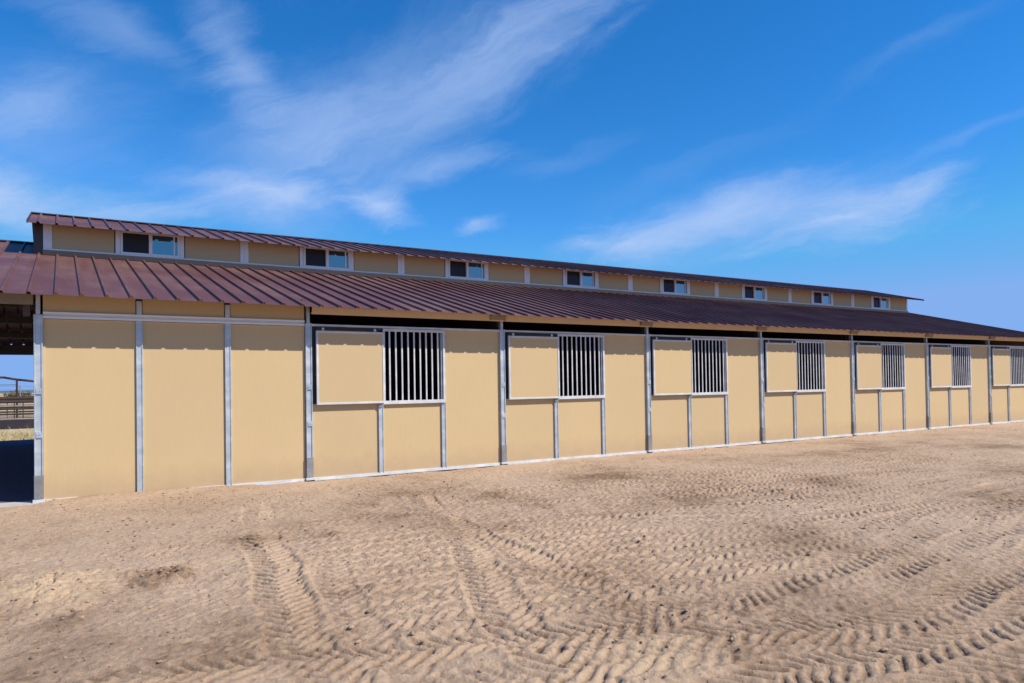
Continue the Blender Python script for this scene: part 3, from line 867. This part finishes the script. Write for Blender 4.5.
# dry grass at the back edge of the paving
def grass():
    V = []; F = []
    n = 9000
    for i in range(n):
        x = rng.uniform(-6, 1.5); y = D + 2.02 + abs(rng.normal(0, 3.0)); 
        if y > 24: y = rng.uniform(D + 2.1, 23)
        big = rng.random() < .06
        h = rng.uniform(.12, .42) if big else rng.uniform(.03, .13)
        lean = rng.normal(0, .45 * h, 2); w = .006 if not big else .009
        a = rng.uniform(0, math.pi); cx, cy_ = math.cos(a) * w, math.sin(a) * w
        k = len(V)
        g0 = -.02; V += [(x - cx, y - cy_, g0), (x + cx, y + cy_, g0), (x + lean[0], y + lean[1], g0 + h)]; F.append((k, k+1, k+2))
    me_ = bpy.data.meshes.new('dry_grass'); me_.from_pydata(V, [], F)
    m, nt, b = new_mat('dry_grass_blade'); gg = N(nt, 'ShaderNodeNewGeometry')
    nt.links.new(ramp(nt, gg.outputs['Random Per Island'], [(0, (.24, .22, .07)), (.6, (.48, .38, .17)), (1, (.6, .5, .28))]), b.inputs['Base Color'])
    b.inputs['Roughness'].default_value = .8; me_.materials.append(m)
    o = bpy.data.objects.new('dry_grass', me_); COL.objects.link(o)
    tag(o, 'pale dry grass growing along the back of the open bay', 'grass', kind='stuff')
grass()
# low hills on the horizon
def hills():
    V = []; F = []
    xs_ = np.linspace(-2600, 2600, 160)
    top = 5.5 + 4 * np.abs(fbm(xs_, xs_ * 0, .003, 4, 3)) + 1.0 * fbm(xs_, xs_ * 0, .03, 3, 4)
    for i, x in enumerate(xs_):
        V += [(x, 2300, -2), (x, 2330, top[i]), (x, 2700, top[i] * 1.2), (x, 2900, -2)]
        if i:
            k = 4 * (i - 1)
            for q in range(3): F.append((k + q, k + 4 + q, k + 5 + q, k + 1 + q))
    mb = MB(); mb.v = V; mb.f = F
    o = mb.build('hills', mat_noise('far_hill', (.07, .10, .12), (.10, .14, .16), .02, .95)); tag(o, kind='structure')
hills()

# ------------------------------------------------------------------ sky and sun
world = bpy.data.worlds.new('World'); SC.world = world; world.use_nodes = True
nt = world.node_tree; nt.nodes.clear()
wo = N(nt, 'ShaderNodeOutputWorld'); bg = N(nt, 'ShaderNodeBackground'); nt.links.new(bg.outputs[0], wo.inputs[0])
sky = N(nt, 'ShaderNodeTexSky'); sky.sky_type = 'NISHITA'; sky.sun_disc = False
sky.sun_elevation = R(SUN_EL)
sunv = Vector((math.sin(R(SUN_AZ)) * math.cos(R(SUN_EL)), -math.cos(R(SUN_AZ)) * math.cos(R(SUN_EL)), math.sin(R(SUN_EL))))
sky.sun_rotation = math.atan2(sunv.x, sunv.y)
sky.altitude = 300; sky.air_density = 1.0; sky.dust_density = 0.0; sky.ozone_density = 10.0
hs = N(nt, 'ShaderNodeHueSaturation'); hs.inputs['Saturation'].default_value = 1.19; hs.inputs['Value'].default_value = 1.40
nt.links.new(sky.outputs[0], hs.inputs['Color'])
dk = N(nt, 'ShaderNodeMix'); dk.data_type = 'RGBA'; dk.blend_type = 'DARKEN'; dk.inputs[0].default_value = 1
dk.inputs[7].default_value = (1.9, 3.55, 7.1, 1); nt.links.new(hs.outputs[0], dk.inputs[6])
tc = N(nt, 'ShaderNodeTexCoord')
CAMM = None
# cirrus: soft patches laid out by compass direction, combed by stretched noise
az_el = lambda a, e: Vector((math.sin(R(a)) * math.cos(R(e)), math.cos(R(a)) * math.cos(R(e)), math.sin(R(e))))
wn = N(nt, 'ShaderNodeTexNoise'); wn.inputs['Scale'].default_value = 3.2; wn.inputs['Detail'].default_value = 6; wn.inputs['Roughness'].default_value = .6
mpw = N(nt, 'ShaderNodeMapping'); mpw.inputs['Scale'].default_value = (1, 1, 2.2)
nt.links.new(tc.outputs['Generated'], mpw.inputs[0]); nt.links.new(mpw.outputs[0], wn.inputs['Vector'])
sub = N(nt, 'ShaderNodeVectorMath', operation='SUBTRACT'); nt.links.new(wn.outputs['Color'], sub.inputs[0]); sub.inputs[1].default_value = (.5, .5, .5)
mul = N(nt, 'ShaderNodeVectorMath', operation='MULTIPLY_ADD'); nt.links.new(sub.outputs[0], mul.inputs[0]); mul.inputs[1].default_value = (.13, .13, .10)
nt.links.new(tc.outputs['Generated'], mul.inputs[2])
WDIR = mul.outputs[0]
def streak(az, el, tilt, sx, sy_, seed):
    """noise combed along a direction on the sky"""
    c = az_el(az, el); e1 = c.cross(Vector((0,0,1))).normalized(); e2 = e1.cross(c).normalized()
    t = R(tilt); u = e1 * math.cos(t) + e2 * math.sin(t); v = -e1 * math.sin(t) + e2 * math.cos(t)
    comb = N(nt, 'ShaderNodeCombineXYZ')
    for k, (w, s) in enumerate(((u, sx), (v, sy_))):
        d = N(nt, 'ShaderNodeVectorMath', operation='DOT_PRODUCT'); nt.links.new(WDIR, d.inputs[0]); d.inputs[1].default_value = tuple(w * s)
        nt.links.new(d.outputs['Value'], comb.inputs[k])
    comb.inputs[2].default_value = seed
    n = N(nt, 'ShaderNodeTexNoise'); n.inputs['Scale'].default_value = 1.0; n.inputs['Detail'].default_value = 9; n.inputs['Roughness'].default_value = .67; n.inputs['Distortion'].default_value = .4
    nt.links.new(comb.outputs[0], n.inputs['Vector'])
    return n.outputs['Fac']
SA = streak(32, 15, 24, 4.5, 24, 1.3)
SB = streak(32, 15, 12, 7, 30, 7.7)
SV = streak(32, 15, 22, 2.6, 8, 4.1)
CLOUDS = [(28.9,23.1,27,18.1,5.4,0.44,SA), (36.1,27.1,18,11.8,4.2,0.36,SA), (15.7,18.7,30,9.7,3.6,0.5,SA), (10.9,23.1,-68,8.6,3.7,0.5,SA), (13.1,14.6,-3,8.7,2.1,0.95,SB), (21.4,14.4,-14,4.2,2.6,1.0,SB), (29.5,12.8,8,3.5,0.7,0.65,SB), (-1.8,18.0,38,5.7,2.8,0.5,SA), (-2.8,12.1,-10,8.7,3.0,0.95,SB), (4.1,12.6,4,9.2,2.0,0.6,SB), (42.0,10.9,5,9.3,2.6,0.9,SB), (49.2,13.1,14,10.3,3.0,0.8,SA), (57.1,11.4,8,10.9,2.6,0.9,SB), (50.5,12.4,9,17,4.6,.42,SV), (20,20.5,25,19,8.5,.36,SV), (-1.5,16.5,20,11,8,.36,SV), (13,13.5,0,12,3.2,.4,SV), (21.8,13.8,-10,3.4,2.2,.45,SV), (62.1,12.7,14,5.1,1.2,0.75,SA), (45.9,16.3,22,10.6,2.2,0.10,SA), (61.7,22.1,14,7.7,1.1,0.13,SA), (64.8,15.5,17,6.4,0.9,0.17,SA), (35.9,17.2,10,9.0,1.7,0.13,SA), (26.4,16.8,12,10.2,2.0,0.38,SA), (2.9,23.7,-20,8.4,2.5,0.3,SA), (-16.5,12.9,20,8.8,2.6,0.5,SA), (77.7,13.8,15,10.4,2.2,0.5,SA), (81.1,7.3,5,8.6,1.6,0.6,SB), (31.5,35.2,20,20.6,4.0,0.4,SA)]
def cloud_nodes():
    total = None
    for az, el, tilt, ra, rb, st, which in CLOUDS:
        c = az_el(az, el); e1 = c.cross(Vector((0,0,1))).normalized(); e2 = e1.cross(c).normalized()
        t = R(tilt); u = (e1 * math.cos(t) + e2 * math.sin(t)) / math.sin(R(ra)); v = (-e1 * math.sin(t) + e2 * math.cos(t)) / math.sin(R(rb))
        comb = N(nt, 'ShaderNodeCombineXYZ')
        for k, w in enumerate((u, v)):
            d = N(nt, 'ShaderNodeVectorMath', operation='DOT_PRODUCT'); nt.links.new(WDIR, d.inputs[0]); d.inputs[1].default_value = tuple(w)
            o = N(nt, 'ShaderNodeMath', operation='SUBTRACT'); nt.links.new(d.outputs['Value'], o.inputs[0]); o.inputs[1].default_value = c.dot(w)
            nt.links.new(o.outputs[0], comb.inputs[k])
        ln = N(nt, 'ShaderNodeVectorMath', operation='LENGTH'); nt.links.new(comb.outputs[0], ln.inputs[0])
        # soft patch, eroded by the combed noise
        er = N(nt, 'ShaderNodeMath', operation='MULTIPLY_ADD'); nt.links.new(which, er.inputs[0]); er.inputs[1].default_value = -1.35; nt.links.new(ln.outputs['Value'], er.inputs[2])
        mr = N(nt, 'ShaderNodeMapRange'); mr.interpolation_type = 'SMOOTHSTEP'
        mr.inputs[1].default_value = .22; mr.inputs[2].default_value = -.95; mr.inputs[3].default_value = 0; mr.inputs[4].default_value = st
        nt.links.new(er.outputs[0], mr.inputs[0])
        if total is None: total = mr.outputs[0]
        else:
            # screen: 1-(1-a)(1-b)
            s = N(nt, 'ShaderNodeMix'); s.data_type = 'RGBA'; s.blend_type = 'SCREEN'; s.inputs[0].default_value = 1
            nt.links.new(total, s.inputs[6]); nt.links.new(mr.outputs[0], s.inputs[7]); total = s.outputs[2]
    return total
fac = cloud_nodes()
if fac is not None:
    cm = N(nt, 'ShaderNodeMix'); cm.data_type = 'RGBA'
    nt.links.new(fac, cm.inputs[0]); nt.links.new(dk.outputs[2], cm.inputs[6]); cm.inputs[7].default_value = (3.7, 5.0, 7.7, 1)
    nt.links.new(cm.outputs[2], bg.inputs['Color'])
else:
    nt.links.new(dk.outputs[2], bg.inputs['Color'])
bg.inputs['Strength'].default_value = .10
world.cycles.sampling_method = 'MANUAL'; world.cycles.sample_map_resolution = 512

sl = bpy.data.lights.new('sun', 'SUN'); sl.energy = 4.7; sl.angle = R(.53); sl.color = (1.0, .925, .81)
so = bpy.data.objects.new('sun', sl); COL.objects.link(so)
so.rotation_euler = (-sunv).to_track_quat('-Z', 'Y').to_euler()

# ------------------------------------------------------------------ camera
cam = bpy.data.cameras.new('camera'); co_ = bpy.data.objects.new('camera', cam); COL.objects.link(co_)
cam.sensor_width = 36; cam.lens = 724.39 / 1024 * 36; cam.shift_y = 32.17 / 1024
cam.clip_start = .05; cam.clip_end = 9000
Rm = Matrix(((.84959575, .00501673, -.52741056), (-.52720385, -.02148617, -.84946715), (-.01559358, .99975656, -.01560972)))
co_.matrix_world = Matrix.Translation((.28693, -11.71526, 1.50337)) @ Rm.to_4x4()
SC.camera = co_

SC.view_settings.view_transform = 'Standard'; SC.view_settings.look = 'None'
SC.view_settings.exposure = .29; SC.view_settings.gamma = 1
SC.cycles.max_bounces = 6
SC.cycles.use_denoising = True
